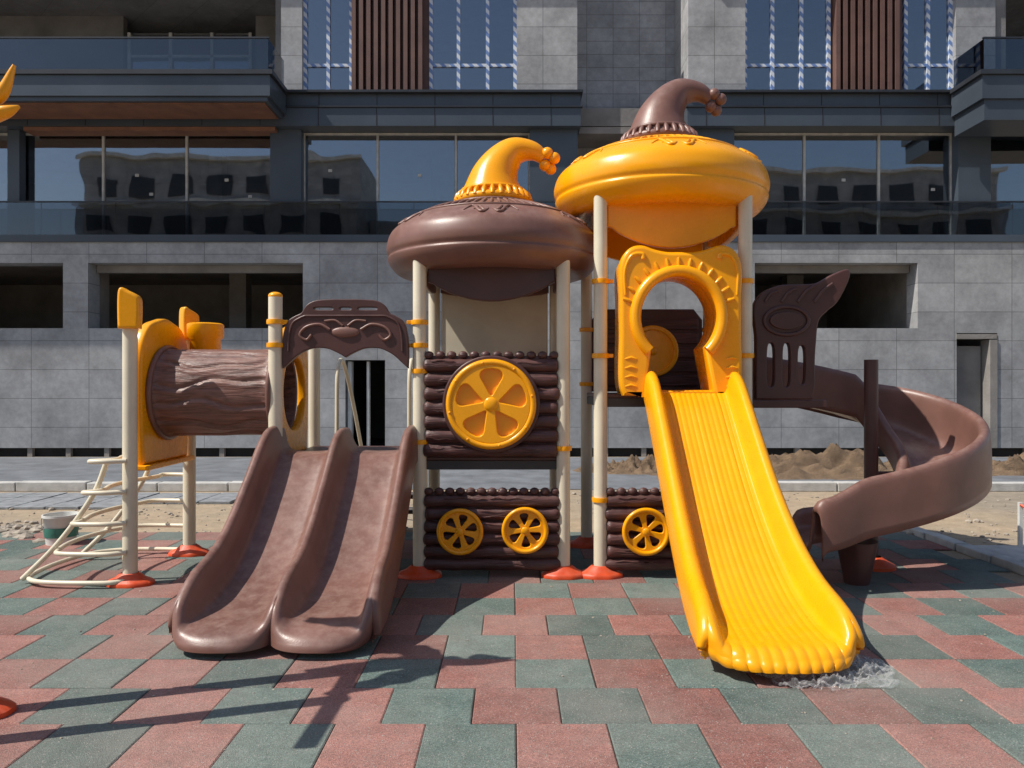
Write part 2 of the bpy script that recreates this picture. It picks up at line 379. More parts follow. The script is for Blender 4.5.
boxes('band_joints', [(x, x+.012, 15.914, 15.919, 7.235, 7.5) for x in list(np.arange(-16, 1.4, 1.2))+list(np.arange(4, 17, 1.2))]+[(x, x+.012, 15.854, 15.859, 6.83, 7.19) for x in list(np.arange(-16, 1.4, 1.2))+list(np.arange(4, 17, 1.2))], M_BLACK, B)
boxes('band_cap', [(-17,1.46,15.80,16.5,7.503,7.55), (3.58,17,15.80,16.5,7.503,7.55), (-17,1.46,15.82,15.918,7.203,7.23), (3.58,17,15.82,15.918,7.203,7.23)], M_FRAME, B)
z2, z3 = 7.56, 10.4
wins = [(-4.41,-3.37),(-1.75,.1),(4.9,6.74),(8.3,9.32)]
wall('second_floor_wall_a', -4.85, 1.37, z2, z3, 16.15, 16.45, [(-4.41,.1,z2+.04,10.1)], M_TILE)
wall('second_floor_wall_b', 3.7, 10.15, z2, z3, 16.15, 16.45, [(4.9,9.32,z2+.04,10.1)], M_TILE)
g, t = [], []
for a, b in wins:
    n = 2 if b-a < 1.2 else 3; zt = 8.22
    g.append((a+.02,b-.02,16.32,16.33,z2+.06,10.08))
    for i in range(n+1):
        x = a+(b-a)*i/n; x = min(max(x, a+.036), b-.036); t.append((x-.036,x+.036,16.27,16.36,z2+.05,10.09))
    for i in range(n):
        xa, xb = a+(b-a)*i/n+.04, a+(b-a)*(i+1)/n-.04
        if i == 0: xa += .034
        if i == n-1: xb -= .034
        for z in (z2+.05, zt, 10.02): t.append((xa,xb,16.28,16.35,z,z+.06))
boxes('second_floor_glass', g, M_GLASS, B); boxes('second_floor_frames', t, M_TAPE, B)
boxes('louvre_panel', [(a+i*.155,a+i*.155+.085,16.1,16.3,z2+.02,10.39) for a, n in ((-3.36,10),(6.79,9)) for i in range(n)], M_SLAT, B)
boxes('louvre_backing', [(-3.37,-1.75,16.31,16.4,z2+.04,10.1), (6.77,8.27,16.31,16.4,z2+.04,10.1)], M_SLAT, B)
boxes('second_floor_interior', [(-17,17,20.6,20.8,7.0,10.4), (-17,17,16.46,20.59,7.02,7.4), (-17,-4.86,18.6,18.8,7.6,8.1), (-17,-9.4,18.6,18.8,8.1,10.4), (-6.2,-4.86,18.6,18.8,8.1,10.4), (-2.4,-2.2,16.6,20.5,7.41,10.4), (10.16,10.4,16.2,20.5,7.56,10.4), (-5.06,-4.86,16.46,20.5,7.56,10.4)], M_CONCD, B)
boxes('loggia_window', [(-9.3,-6.3,18.66,18.68,8.1,10.0)], M_GLASS, B)
boxes('loggia_frames', [(x,x+.07,18.6,18.65,8.1,10.0) for x in (-9.3,-8.3,-7.3,-6.37)]+[(-9.23,-6.37,18.6,18.65,9.4,9.46)], M_WHITE, B)
boxes('upper_storey', [(-17,1.37,16.1,21,10.403,13.5), (3.7,17,16.1,21,10.403,13.5)], M_TILE, B)
boxes('upper_band', [(-17,1.44,15.85,16.09,10.6,11.2), (3.6,17,15.85,16.09,10.6,11.2)], M_DCLAD, B)
boxes('parapet', [(-17,17,17.85,21,13.0,13.9)], M_DCLAD, B)
boxes('end_walls', [(-17.3,-17.01,16,21.2,0,13.5), (17.01,17.3,16,21.2,0,13.5)], M_TILE, B)
boxes('balcony_slab', [(-17,-4.66,14.8,15.85,7.05,7.45), (-17,-4.72,14.85,15.85,6.97,7.047), (9.05,17,14.8,15.85,7.0,7.45), (9.12,17,14.85,15.85,6.6,6.997)], M_DCLAD, B)
boxes('balcony_cap', [(-17,-4.60,14.75,15.79,7.453,7.54), (8.99,17,14.75,15.79,7.453,7.54)], M_FRAME, B)
boxes('balcony_soffit', [(-17,-4.8,14.95,15.8,6.94,6.967), (-10.1,-4.9,15.9,16.25,6.74,6.82)], M_SOFFIT, B)
boxes('balcony_glass', [(-17,-4.7,14.83,14.84,7.54,8.16), (-4.71,-4.70,14.85,15.85,7.54,8.16), (9.1,17,14.83,14.84,7.54,8.16), (9.1,9.11,14.85,15.85,7.54,8.16)], M_RAILG, B)
boxes('balcony_rail', [(-17,-4.68,14.81,14.86,8.163,8.19), (9.08,17,14.81,14.86,8.163,8.19)], M_FRAME, B)

# blocks across the courtyard (behind the viewpoint; the windows mirror them)
B2 = empty('courtyard_building')
boxes('block', [(-34,-12,-36,-28.2,0,19.5), (-11.9,-6,-38,-31,0,15), (9,40,-40,-30.2,0,19)], M_TILE, B2)
boxes('window_rows', [(x,x+1.7,-28.19,-28.1,z,z+1.5) for x in np.arange(-33,-13,3.0) for z in (1.2,4.2,7.2,10.2,13.2,16.4)]+[(x,x+1.7,-30.19,-30.1,z,z+1.5) for x in np.arange(10,38,3.0) for z in (1.2,4.2,7.2,10.2,13.2,16.2)], M_FRAME, B2)
boxes('floor_bands', [(-34.2,-11.95,-28.19,-27.8,z,z+.3) for z in (3.3,6.3,9.3,12.3,15.6,19.3)]+[(8.8,40.2,-30.19,-29.8,z,z+.3) for z in (3.3,6.3,9.3,12.3,15.3,18.8)], M_WHITE, B2)

# ---------------------------------------------------------------- play structure
def post(par, x, y, ztop, foot=True, cap=None, r=.053):
    cyl('post', (x,y,0), (x,y,ztop), r, M_BEIGE, par, 28)
    ico('post_cap', (x,y,ztop), r*1.04, cap or M_BEIGE, par, 2, (1,1,.6))
    if foot:
        v = []; f = []
        prof = [(.15,.0),(.15,.022),(.135,.036),(.095,.055),(.070,.082),(.058,.09)]
        n = 40
        for k in range(n):
            a = 2*math.pi*k/n; lob = 1+.10*math.cos(2*a)-.05*abs(math.cos(4*a))
            for (rr, z) in prof:
                q = rr*(lob if rr > .08 else 1); v.append((x+q*math.cos(a)*1.1, y+q*math.sin(a)*.9, z))
        m = len(prof)
        for k in range(n):
            for i in range(m-1): f.append((k*m+i, ((k+1)%n)*m+i, ((k+1)%n)*m+i+1, k*m+i+1))
        mesh_obj('foot_cover', v, f, M_ORANGE, par, True, 45)
def clamp(par, x, y, z, d=1):
    lathe('clamp', [(.054,z-.018),(.066,z-.018),(.068,z),(.066,z+.018),(.054,z+.018)], x, y, M_YEL, par, 28)
    boxes('clamp_lug', [(min(x+d*.055, x+d*.10), max(x+d*.055, x+d*.10), y-.018, y+.018, z-.015, z+.015)], M_YEL, par, .005)
def horn(par, cx, cy, dz, mat):
    pts = catmull([(cx-.0,cy,3.06+dz,.29),(cx-.0,cy,3.14+dz,.255),(cx+.02,cy,3.27+dz,.205),(cx+.08,cy,3.39+dz,.16),(cx+.17,cy,3.475+dz,.125),(cx+.27,cy,3.495+dz,.095),(cx+.36,cy,3.475+dz,.075),(cx+.43,cy,3.42+dz,.05)], 44)
    sweep('hat_tip', pts[:, :3], list(pts[:, 3]), mat, par, 32)
    for (a, b, z) in ((.44,0,3.365),(.52,-.02,3.42),(.49,.02,3.34),(.46,-.03,3.46)):
        ico('hat_bobble', (cx+a, cy+b, z+dz), .05, mat, par)
    a = np.linspace(0, 2*math.pi, 65)[:-1]
    for (rr, zz, th) in ((.295,3.05,.035),(.262,3.135,.018)):
        sweep('hat_collar', np.c_[cx+rr*np.cos(a), cy+rr*np.sin(a), np.full(64, zz+dz)], th, mat, par, 10, closed=True)
    bs = [sweep('c', [(cx+r_*math.cos(q), cy+r_*math.sin(q), z_+dz) for r_, z_ in ((.322,3.05),(.305,3.095),(.275,3.13))], [.018,.022,.012], mat, par, 8) for q in np.linspace(0, 2*math.pi, 29)[:-1]]
    join(bs, 'collar_pleats')
def roof(par, cx, cy, dz, mat, tipmat):
    P = catmull([(.02,2.44),(.40,2.43),(.58,2.41),(.70,2.40),(.80,2.42),(.862,2.48),(.888,2.535),(.880,2.56),(.896,2.60),(.895,2.66),(.865,2.745),(.79,2.815),(.69,2.875),(.56,2.93),(.46,2.965),(.38,2.995),(.31,3.03),(.2,3.06),(.02,3.07)], 96)
    P[:, 0] = np.maximum(P[:, 0], .01)
    lathe('hat_brim', [(r, z+dz) for r, z in P], cx, cy, mat, par, 120)
    top = P[56:][::-1]
    def surf(r): return np.interp(r, top[:, 0], top[:, 1])+dz
    ribs = []
    for k in range(60):
        a = 2*math.pi*k/60
        pts = [(cx+r*math.cos(a), cy+r*math.sin(a), surf(r)+.004) for r in np.linspace(.42,.64,7)]
        ribs.append(sweep('r', pts, [.004,.012,.014,.014,.014,.012,.004], mat, par, 8))
    join(ribs, 'brim_ribs')
    a = np.linspace(0, 2*math.pi, 90)[:-1]
    for rr in (.385,.675):
        sweep('brim_ring', np.c_[cx+rr*np.cos(a), cy+rr*np.sin(a), np.full(89, surf(rr)+.002)], .011, mat, par, 8, closed=True)
    for q in range(6):
        a0 = -math.pi/2+q*math.pi/3
        for sgn in (-1, 1):
            for amp, ln in ((.05,.24),(.03,.14)):
                pts = []
                for t in np.linspace(0, 1, 22):
                    an = a0+sgn*(.02+ln*t); r = .78+amp*math.sin(t*6.6); pts.append((cx+r*math.cos(an), cy+r*math.sin(an), surf(r)+.003))
                sweep('brim_scroll', pts, [.004+.010*math.sin(math.pi*t) for t in np.linspace(0,1,22)], mat, par, 8)
    horn(par, cx, cy, dz, tipmat)
def valance(par, x0, x1, y, ztop, zend, zmid, mat, rotz=0, loc=None):
    w = (x1-x0)/2-.06
    L = [(-w, ztop), (-w, zend)]
    for t in np.linspace(0, 1, 24): L.append((-w*.93+2*w*.93*t, zend-.01-(zend-zmid)*math.sin(math.pi*t)**.8))
    L += [(w, zend), (w, ztop)]
    plate('valance', [L], .05, .01, mat, par, loc or ((x0+x1)/2, y, 0), rotz)
def deck(par, x0, x1, y0, y1, z):
    boxes('deck', [(x0,x1,y0,y1,z-.03,z)], M_DBROWN, par, .008)
    boxes('deck_frame', [(x0,x1,y0,y0+.04,z-.10,z-.032), (x0,x1,y1-.04,y1,z-.10,z-.032), (x0,x0+.04,y0+.042,y1-.042,z-.10,z-.032), (x1-.04,x1,y0+.042,y1-.042,z-.10,z-.032)], M_STEEL, par)
def wheel(par, x, y, z, R, big=False, rot=.3):
    if big:
        plate('wheel_recess', [circ(0,0,R*.95)], .03, .004, M_YEL2, par, (x,y+.01,z))
        plate('wheel', [circ(0,0,R*.88)]+sectors(R*.88, 5, .22, .90, .46, rot), .05, .008, M_YEL, par, (x,y-.012,z))
    else:
        plate('wheel', [circ(0,0,R*.9)]+sectors(R*.9, 6, .26, .84, .36, rot), .035, .006, M_YEL, par, (x,y,z))
    a = np.linspace(0, 2*math.pi, 65)[:-1]
    sweep('wheel_rim', np.c_[x+R*.93*np.cos(a), np.full(64, y-.02), z+R*.93*np.sin(a)], R*.075 if big else R*.1, M_YEL, par, 12, closed=True)
    ico('wheel_hub', (x, y-.03, z), R*.17, M_YEL, par, 2, (1,.4,1))
    if big:
        for k in range(8):
            an = k*math.pi/4+.2; ico('wheel_bolt', (x+R*.93*math.cos(an), y-.045, z+R*.93*math.sin(an)), .011, M_YEL2, par, 1, (1,.5,1))
def logpanel(par, x0, x1, y, z0, z1, rows, mat):
    n = 60; L = []
    h = (z1-z0-.06)/rows
    boxes('panel_board', [(x0+.02,x1-.02,y-.01,y+.035,z0+.01,z1-.04)], mat, par, .01)
    for j in range(rows):
        zc = z0+h*(j+.5); e0, e1 = x0+random.uniform(0,.02), x1-random.uniform(0,.02)
        xs = np.concatenate([[e0, e0+.008], np.linspace(e0+.03, e1-.03, n), [e1-.008, e1]])
        r = [h*.30, h*.44]+[h*.49*(1+.09*noise.noise(Vector((x*11, j*3.1, x0)))) for x in xs[2:-2]]+[h*.44, h*.30]
        pts = [(x, y-.005+.006*noise.noise(Vector((x*5, j, 3))), zc+.006*noise.noise(Vector((x*6, j*7, 0)))) for x in xs]
        L.append(sweep('l', pts, r, mat, par, 14))
    for j in range(rows):
        zc = z0+h*(j+.5)
        for q in range(7):
            xa = random.uniform(x0+.05, x1-.35); ln = random.uniform(.12,.3); dz = random.uniform(-.25,.3)*h
            pts = [(xa+ln*t, y-.005-h*.45, zc+dz+.005*math.sin(t*9+q)) for t in np.linspace(0,1,8)]
            L.append(sweep('l', pts, [.001,.005,.006,.006,.006,.006,.005,.001], mat, par, 6))
    join(L, 'log_panel')
    k = int((x1-x0)/.082); kn = []
    for i in range(k):
        xx = x0+(x1-x0)*(i+.5)/k; kn.append(ico('k', (xx, y-.01, z1-.035), .037, mat, par, 1, (1.05,.8,.85)))
    join(kn, 'log_ends')

AX0, AX1, Y0, Y1 = -.72, .40, 6.0, 7.12
BX0, BX1 = .69, 1.82
ACX, BCX, CY = (AX0+AX1)/2, (BX0+BX1)/2, (Y0+Y1)/2
A = empty('playground_tower')
for x in (AX0, AX1):
    for yy in (Y0, Y1): post(A, x, yy, 2.46, foot=True)
roof(A, ACX, CY, 0, M_BROWN, M_YEL)
valance(A, AX0, AX1, Y0+.06, 2.46, 2.30, 2.16, M_DBROWN)
valance(A, AX0, AX1, Y1-.01, 2.46, 2.34, 2.3, M_BROWN)
for x in (AX0, AX1): valance(A, 0, Y1-Y0, 0, 2.46, 2.34, 2.3, M_BROWN, 90, (x, CY, 0))
deck(A, AX0, AX1, Y0+.02, Y1-.02, .93)
logpanel(A, AX0+.03, AX1-.03, Y0-.01, .93, 1.76, 7, M_DLOG)
plate('porthole_ring', [circ(0,0,.375), circ(0,0,.30)], .05, .012, M_DBROWN, A, (ACX, Y0-.075, 1.345))
wheel(A, ACX, Y0-.095, 1.345, .345, True)
logpanel(A, AX0+.03, AX1-.02, Y0-.01, .05, .70, 6, M_DLOG)
wheel(A, -.40, Y0-.075, .365, .175); wheel(A, .10, Y0-.075, .375, .175, rot=.6)
boxes('back_board', [(AX0+.07,AX1-.07,Y1-.02,Y1+.02,1.0,2.36)], M_BEIGE, A, .01)
boxes('back_board_rail', [(AX0+.06,AX1-.06,Y1-.05,Y1-.023,1.0,1.06)], M_BROWN, A, .01)
for zz in (1.05,1.6): clamp(A, AX0, Y0, zz, 1)
clamp(A, AX1, Y0, 1.0, -1)
Bt = empty('playground_tower')
for x in (BX0, BX1):
    for yy in (Y0, Y1): post(Bt, x, yy, 2.98, foot=True)
roof(Bt, BCX, CY, .50, M_YEL, M_BROWN)
valance(Bt, BX0, BX1, Y0+.06, 2.95, 2.74, 2.58, M_YEL); valance(Bt, BX0, BX1, Y1-.01, 2.95, 2.72, 2.62, M_YEL)
for x in (BX0, BX1): valance(Bt, 0, Y1-Y0, 0, 2.95, 2.76, 2.7, M_YEL, 90, (x, CY, 0))
deck(Bt, BX0, BX1, Y0+.02, Y1-.02, 1.42)
logpanel(Bt, BX0+.03, BX1-.06, Y0-.01, .05, .70, 6, M_DLOG)
wheel(Bt, 1.03, Y0-.075, .365, .18, rot=.2); wheel(Bt, 1.53, Y0-.075, .365, .18)
plate('back_panel', [[(-.52,0),(.50,0),(.50,.66),(.42,.76),(-.44,.76),(-.52,.66)]], .05, .012, M_DBROWN, Bt, (BCX, Y1-.01, 1.43))
boxes('back_panel_boards', [(BCX-.47,BCX+.46,Y1-.055,Y1-.037,1.48+i*.13,1.58+i*.13) for i in range(5)], M_DLOG, Bt, .01)
plate('porthole', [circ(0,0,.2)], .03, .006, M_YEL, Bt, (BCX+.03, Y1-.08, 1.80))
plate('porthole_rim', [circ(0,0,.235), circ(0,0,.19)], .06, .012, M_YEL, Bt, (BCX+.03, Y1-.085, 1.80))
ico('porthole_knob', (BCX+.03, Y1-.10, 1.80), .04, M_YEL, Bt, 2, (1,.5,1))
def arch_outline():
    half = [(.0,1.10),(.10,1.10),(.20,1.12),(.29,1.15),(.37,1.14),(.43,1.09),(.465,1.0),(.47,.88),(.465,.75),(.465,.60),(.465,.45),(.47,.30),(.47,.15),(.46,.06),(.44,.0)]
    R = catmull(half, 60); L = [tuple(p) for p in R]
    return [(-a, b) for a, b in L[::-1]][:-1]+L
def arch_hole(r=.295):
    pts = []
    for t in np.linspace(-.26*math.pi, 1.26*math.pi, 60): pts.append((r*math.cos(t)-.02, .60+(r+.02)*math.sin(t)))
    return pts+[(-.27,.02), (.25,.02)]
APX = 1.29
plate('entrance_arch', [arch_outline(), arch_hole()], .16, .03, M_YEL, Bt, (APX, Y0-.06, 1.41))
O2 = [(a*.97, b*.985+.0) for a, b in arch_outline()]
plate('entrance_hood', [O2, arch_hole(.30)], .30, .01, M_YEL, Bt, (APX, Y0+.12, 1.412))
hl = arch_hole()[:60]
sweep('arch_rim', [(APX-.02+(a+.02)*1.12, Y0-.145, 1.41+.60+(b-.60)*1.12) for a, b in hl], .044, M_YEL, Bt, 16)
for k in range(13):
    t = math.pi*(.10+.80*k/12); ca_, sa_ = math.cos(t), math.sin(t)
    sweep('arch_rib', [(APX-.02+r*ca_, Y0-.142, 2.01+r*sa_*1.02) for r in (.375,.41,.445)], [.010,.017,.010], M_YEL, Bt, 8)
for sgn in (-1, 1):
    P = catmull([(APX+sgn*.425, Y0-.138, 2.18),(APX+sgn*.43, Y0-.14, 2.36),(APX+sgn*.38,Y0-.14,2.475),(APX+sgn*.30,Y0-.14,2.49),(APX+sgn*.29,Y0-.14,2.455)], 34)
    sweep('arch_scroll', P, list(np.linspace(.010,.02,34)), M_YEL, Bt, 10)
    for zz in (1.48,1.55,1.62,1.69):
        sweep('arch_flute', [(APX+sgn*.34, Y0-.138, zz), (APX+sgn*.385, Y0-.141, zz+.012), (APX+sgn*.43, Y0-.138, zz)], [.006,.012,.006], M_YEL, Bt, 8)
for zz in (1.72,2.3): clamp(Bt, BX0, Y0, zz, 1); clamp(Bt, BX1, Y0, zz, -1)
clamp(Bt, BX0, Y0, .6, 1)
for zz in (1.5,2.0): clamp(Bt, BX0, Y1, zz, 1); clamp(Bt, BX1, Y1, zz, -1)
K = catmull([(0,0),(0,.25),(.0,.50),(-.02,.72),(.05,.84),(.18,.90),(.32,.91),(.48,.92),(.60,.985),(.725,1.03),(.745,.97),(.70,.86),(.64,.76),(.57,.70),(.50,.62),(.48,.46),(.47,.30),(.47,.12),(.45,0)], 90)
plate('side_panel', [[tuple(p) for p in K], slot(.12,.27,.030,.175), slot(.245,.27,.030,.175), slot(.365,.27,.030,.155)], .07, .012, M_DBROWN, Bt, (1.93, 6.12, 1.38))
plate('side_panel_badge', [circ(0,0,.135,40,.07)], .03, .006, M_DBROWN, Bt, (2.17, 6.075, 2.0))
a = np.linspace(0, 2*math.pi, 49)[:-1]
sweep('side_panel_ring', np.c_[2.17+.175*np.cos(a), np.full(48, 6.08), 2.0+.11*np.sin(a)], .016, M_DBROWN, Bt, 8, closed=True)
for q in range(4):
    P = catmull([(2.0+.13*q, 6.082, 2.15), (2.04+.14*q, 6.078, 2.21+.01*q), (2.10+.145*q, 6.082, 2.235+.02*q)], 10); sweep('side_panel_ridge', P, .011, M_DBROWN, Bt, 8)
boxes('side_panel_beam', [(1.88,2.5,6.09,6.15,1.31,1.375)], M_DBROWN, Bt, .01)

Cc = empty('playground_tower')
CX0 = -1.83
post(Cc, CX0, 5.95, 2.18, True, M_YEL); post(Cc, CX0, Y1, 2.0, True, M_YEL)
deck(Cc, CX0, AX0-.04, Y0+.02, Y1-.02, .93)
top = catmull([(-.485,.0),(-.488,.12),(-.48,.26),(-.45,.36),(-.39,.405),(-.34,.43),(-.30,.49),(-.23,.525),(-.10,.535),(0,.535)], 40)
bot = catmull([(0,.085),(-.06,.12),(-.15,.155),(-.26,.155),(-.36,.11),(-.44,.04),(-.485,.0)], 26)
L = [tuple(p) for p in top]+[(-a, b) for a, b in top[::-1][1:]]+[(-a, b) for a, b in bot[::-1][1:]]+[tuple(p) for p in bot[1:-1]]
plate('arch_sign_panel', [L, slot(-.17,.462,.075,.010), slot(.0,.462,.045,.010), slot(.17,.462,.075,.010)], .06, .007, M_DBROWN, Cc, (-1.285, 5.96, 1.62))
edge = [(-1.285+a*.9, 5.928, 1.62+.28+(b-.28)*.86) for a, b in top[4:]]
edge = edge+[(2*-1.285-x, y_, z_) for x, y_, z_ in edge[::-1][1:]]
edge = [(x, y_, min(z_, 2.025)) for x, y_, z_ in edge]
sweep('sign_border', edge, .009, M_DBROWN, Cc, 8)
for sgn in (-1, 1):
    P = catmull([(-1.285+sgn*.12,5.925,1.92),(-1.285+sgn*.2,5.925,1.96),(-1.285+sgn*.30,5.925,1.94),(-1.285+sgn*.35,5.925,1.88),(-1.285+sgn*.30,5.925,1.84),(-1.285+sgn*.26,5.925,1.88)], 30); sweep('sign_scroll', P, .011, M_BROWN, Cc, 8)
    P = catmull([(-1.285+sgn*.02,5.925,1.95),(-1.285+sgn*.08,5.925,1.99),(-1.285+sgn*.16,5.925,1.985)], 12); sweep('sign_scroll', P, .009, M_BROWN, Cc, 8)
ico('sign_badge', (-1.285, 5.93, 1.90), .1, M_BROWN, Cc, 2, (1.1,.2,.42))
for zz in (1.80,1.98): clamp(Cc, CX0, 5.95, zz, 1); clamp(Cc, AX0, Y0, zz, -1)
for xx in (-1.62, -.95):
    P = catmull([(xx,7.1,.5),(xx,7.12,1.2),(xx,7.15,1.62),(xx,7.35,1.72),(xx,7.7,1.45),(xx,8.2,.9),(xx,8.5,.5),(xx,8.5,0)], 40); sweep('stair_rail', P, .02, M_BEIGE, Cc, 10)
boxes('stair_treads', [(-1.62,-.95,7.14+.24*i,7.36+.24*i,.74-.19*i,.78-.19*i) for i in range(4)], M_STEEL, Cc, .006)

T = empty('crawl_tunnel')
TY, TZ, TR = 6.27, 1.43, .345
xs = np.linspace(-2.80, -1.86, 90)
seg = 160; v, f = [], []
for i, x in enumerate(xs):
    t = (x+2.80)/.94; r = TR*(1+.05*math.exp(-(t/.05)**2)+.05*math.exp(-((t-1)/.05)**2)); fade = min(1, min(t, 1-t)/.08)
    for k in range(seg):
        a = 2*math.pi*k/seg; g_ = 0
        for q in range(13):
            a0 = 2*math.pi*q/13+.09*math.sin(x*6+q*1.9)+.05*math.sin(x*14+q)
            dd = (a-a0+math.pi) % (2*math.pi)-math.pi; g_ -= .018*math.exp(-(dd/.045)**2)
            g_ += .008*math.exp(-((dd-.12)/.05)**2)
        v.append((x, TY+(r+g_*fade)*math.cos(a), TZ+(r+g_*fade)*math.sin(a)))
for i in range(len(xs)-1):
    for k in range(seg): f.append((i*seg+k, i*seg+(k+1)%seg, (i+1)*seg+(k+1)%seg, (i+1)*seg+k))
o = mesh_obj('tunnel_tube', v, f, M_BLOG, T); m = o.modifiers.new('s', 'SOLIDIFY'); m.thickness = .02; m.offset = -1
EP = catmull([(-.40,-.55),(-.43,-.2),(-.44,.1),(-.42,.35),(-.30,.52),(-.12,.58),(0,.6),(.12,.58),(.30,.52),(.42,.35),(.44,.1),(.43,-.2),(.40,-.55)], 60)
plate('tunnel_end_panel', [[tuple(p) for p in EP], circ(0,0,.31)], .08, .02, M_YEL, T, (-2.85, TY, TZ), 90)
plate('tunnel_end_panel', [[tuple(p) for p in EP*np.array([.95,.92])], circ(0,0,.31)], .07, .02, M_YEL, T, (-1.83, 6.37, TZ), 90)
a = np.linspace(0, 2*math.pi, 61)[:-1]
for xx in (-2.79,-1.875): sweep('tunnel_flange', np.c_[np.full(60, xx), TY+.365*np.cos(a), TZ+.365*np.sin(a)], .022, M_BROWN, T, 10, closed=True)
for (x, yy, zt) in ((-2.86, 5.76, 2.0), (-2.84, 6.77, 2.0)): post(T, x, yy, zt, True, M_YEL)
def ear(x, y, z, s=1, rz=8):
    K = [(-.075,0),(-.078,.10),(-.078,.22),(-.07,.29),(-.045,.305),(-.01,.285),(.04,.26),(.07,.235),(.078,.20),(.078,.10),(.072,0)]
    plate('panel_ear', [[(a*s, b*s) for a, b in catmull(K, 40)]], .1, .02, M_YEL, T, (x, y, z), rz)
ear(-2.84, 5.72, 1.91, 1.0); ear(-2.82, 6.72, 1.88, .95, 50)
lathe('periscope_cup', [(.11,1.66),(.125,1.68),(.125,1.88),(.15,1.90),(.15,2.01),(.13,2.02),(.11,2.01),(.11,1.9)], -2.63, 6.6, M_YEL, T, 40)
boxes('tunnel_step', [(-2.9,-2.76,5.84,6.7,.84,.88)], M_YEL, T, .01)
Ld = empty('hoop_ladder')
def hoop(xout, z, r=.018):
    pts = catmull([(-2.86,5.70,z),(-3.0,5.64,z),((xout-3.0)/2-.08,5.66,z),(xout+.07,5.78,z),(xout,6.05,z),(xout,6.35,z),(xout+.08,6.65,z),((xout-3.0)/2,6.80,z),(-2.84,6.79,z)], 60)
    sweep('hoop_rung', pts, r, M_BEIGE, Ld, 10)
for xo, z in ((-3.05,.93),(-3.15,.70),(-3.3,.47),(-3.48,.25),(-3.70,.04)): hoop(xo, z)
for yy in (5.78, 6.55):
    P = catmull([(-3.04,yy,.93),(-3.13,yy,.70),(-3.28,yy,.47),(-3.46,yy,.25),(-3.68,yy,.035)], 30); sweep('ladder_stringer', P, .02, M_BEIGE, Ld, 10)

# ---------------------------------------------------------------- slides
def trough(name, frames, prof, mat, par, thick=.022):
    v, f = [], []; m = len(prof)
    for fr in frames:
        for p in fr: v.append(p)
    for i in range(len(frames)-1):
        for k in range(m-1): f.append((i*m+k, i*m+k+1, (i+1)*m+k+1, (i+1)*m+k))
    o = mesh_obj(name, v, f, mat, par, True)
    md = o.modifiers.new('s', 'SOLIDIFY'); md.thickness = thick; md.offset = -1; md.use_rim = True
    return o
Ts = empty('twin_slide')
half = [(-1.06,-.25),(-1.062,.2),(-1.05,.75),(-1.025,.97),(-.99,.98),(-.96,.78),(-.93,.42),(-.87,.12),(-.75,.02),(-.5,0),(-.30,.02),(-.16,.12),(-.075,.45),(-.03,.8)]
prof = catmull(half+[(0,.90)]+[(-a, b) for a, b in half[::-1]], 131)
path = catmull([(6.06,.955),(5.9,.95),(5.78,.90),(5.5,.665),(5.2,.43),(4.95,.275),(4.7,.19),(4.5,.15),(4.34,.13),(4.25,.105),(4.22,.07),(4.215,.04)], 100)
frames = []
for i, (yy, zz) in enumerate(path):
    t = i/99; d = path[min(i+1, 99)]-path[max(i-1, 0)]; d /= np.linalg.norm(d)
    up = np.array([-d[1], d[0]]) if d[0] > 0 else np.array([d[1], -d[0]])
    w_ = sm(.72,.85,t); up = up*(1-w_)+np.array([0,1.])*w_
    hw = .522+.022*sm(.3,.8,t)-.02*sm(.9,1,t); h = (.20+.03*math.sin(math.pi*t))*(1-.70*sm(.55,.86,t)-.22*sm(.84,1,t)); cx = -1.30-.05*t
    L = []
    for s, n in prof:
        c = abs(2*min(abs(s),1.0)-1)
        e = .20*sm(.62,1,t)*(math.sqrt(max(0, 1-c**2.4))-.8)
        L.append((cx+s*hw, yy+up[0]*n*h-e, zz+up[1]*n*h))
    frames.append(L)
trough('slide_bed', frames, prof, M_BROWN, Ts, .022)
cyl('slide_leg', (-1.36,4.75,0), (-1.36,4.75,.17), .03, M_BEIGE, Ts)
boxes('slide_foot', [(-1.46,-1.26,4.68,4.82,.002,.02)], M_ORANGE, Ts, .005)

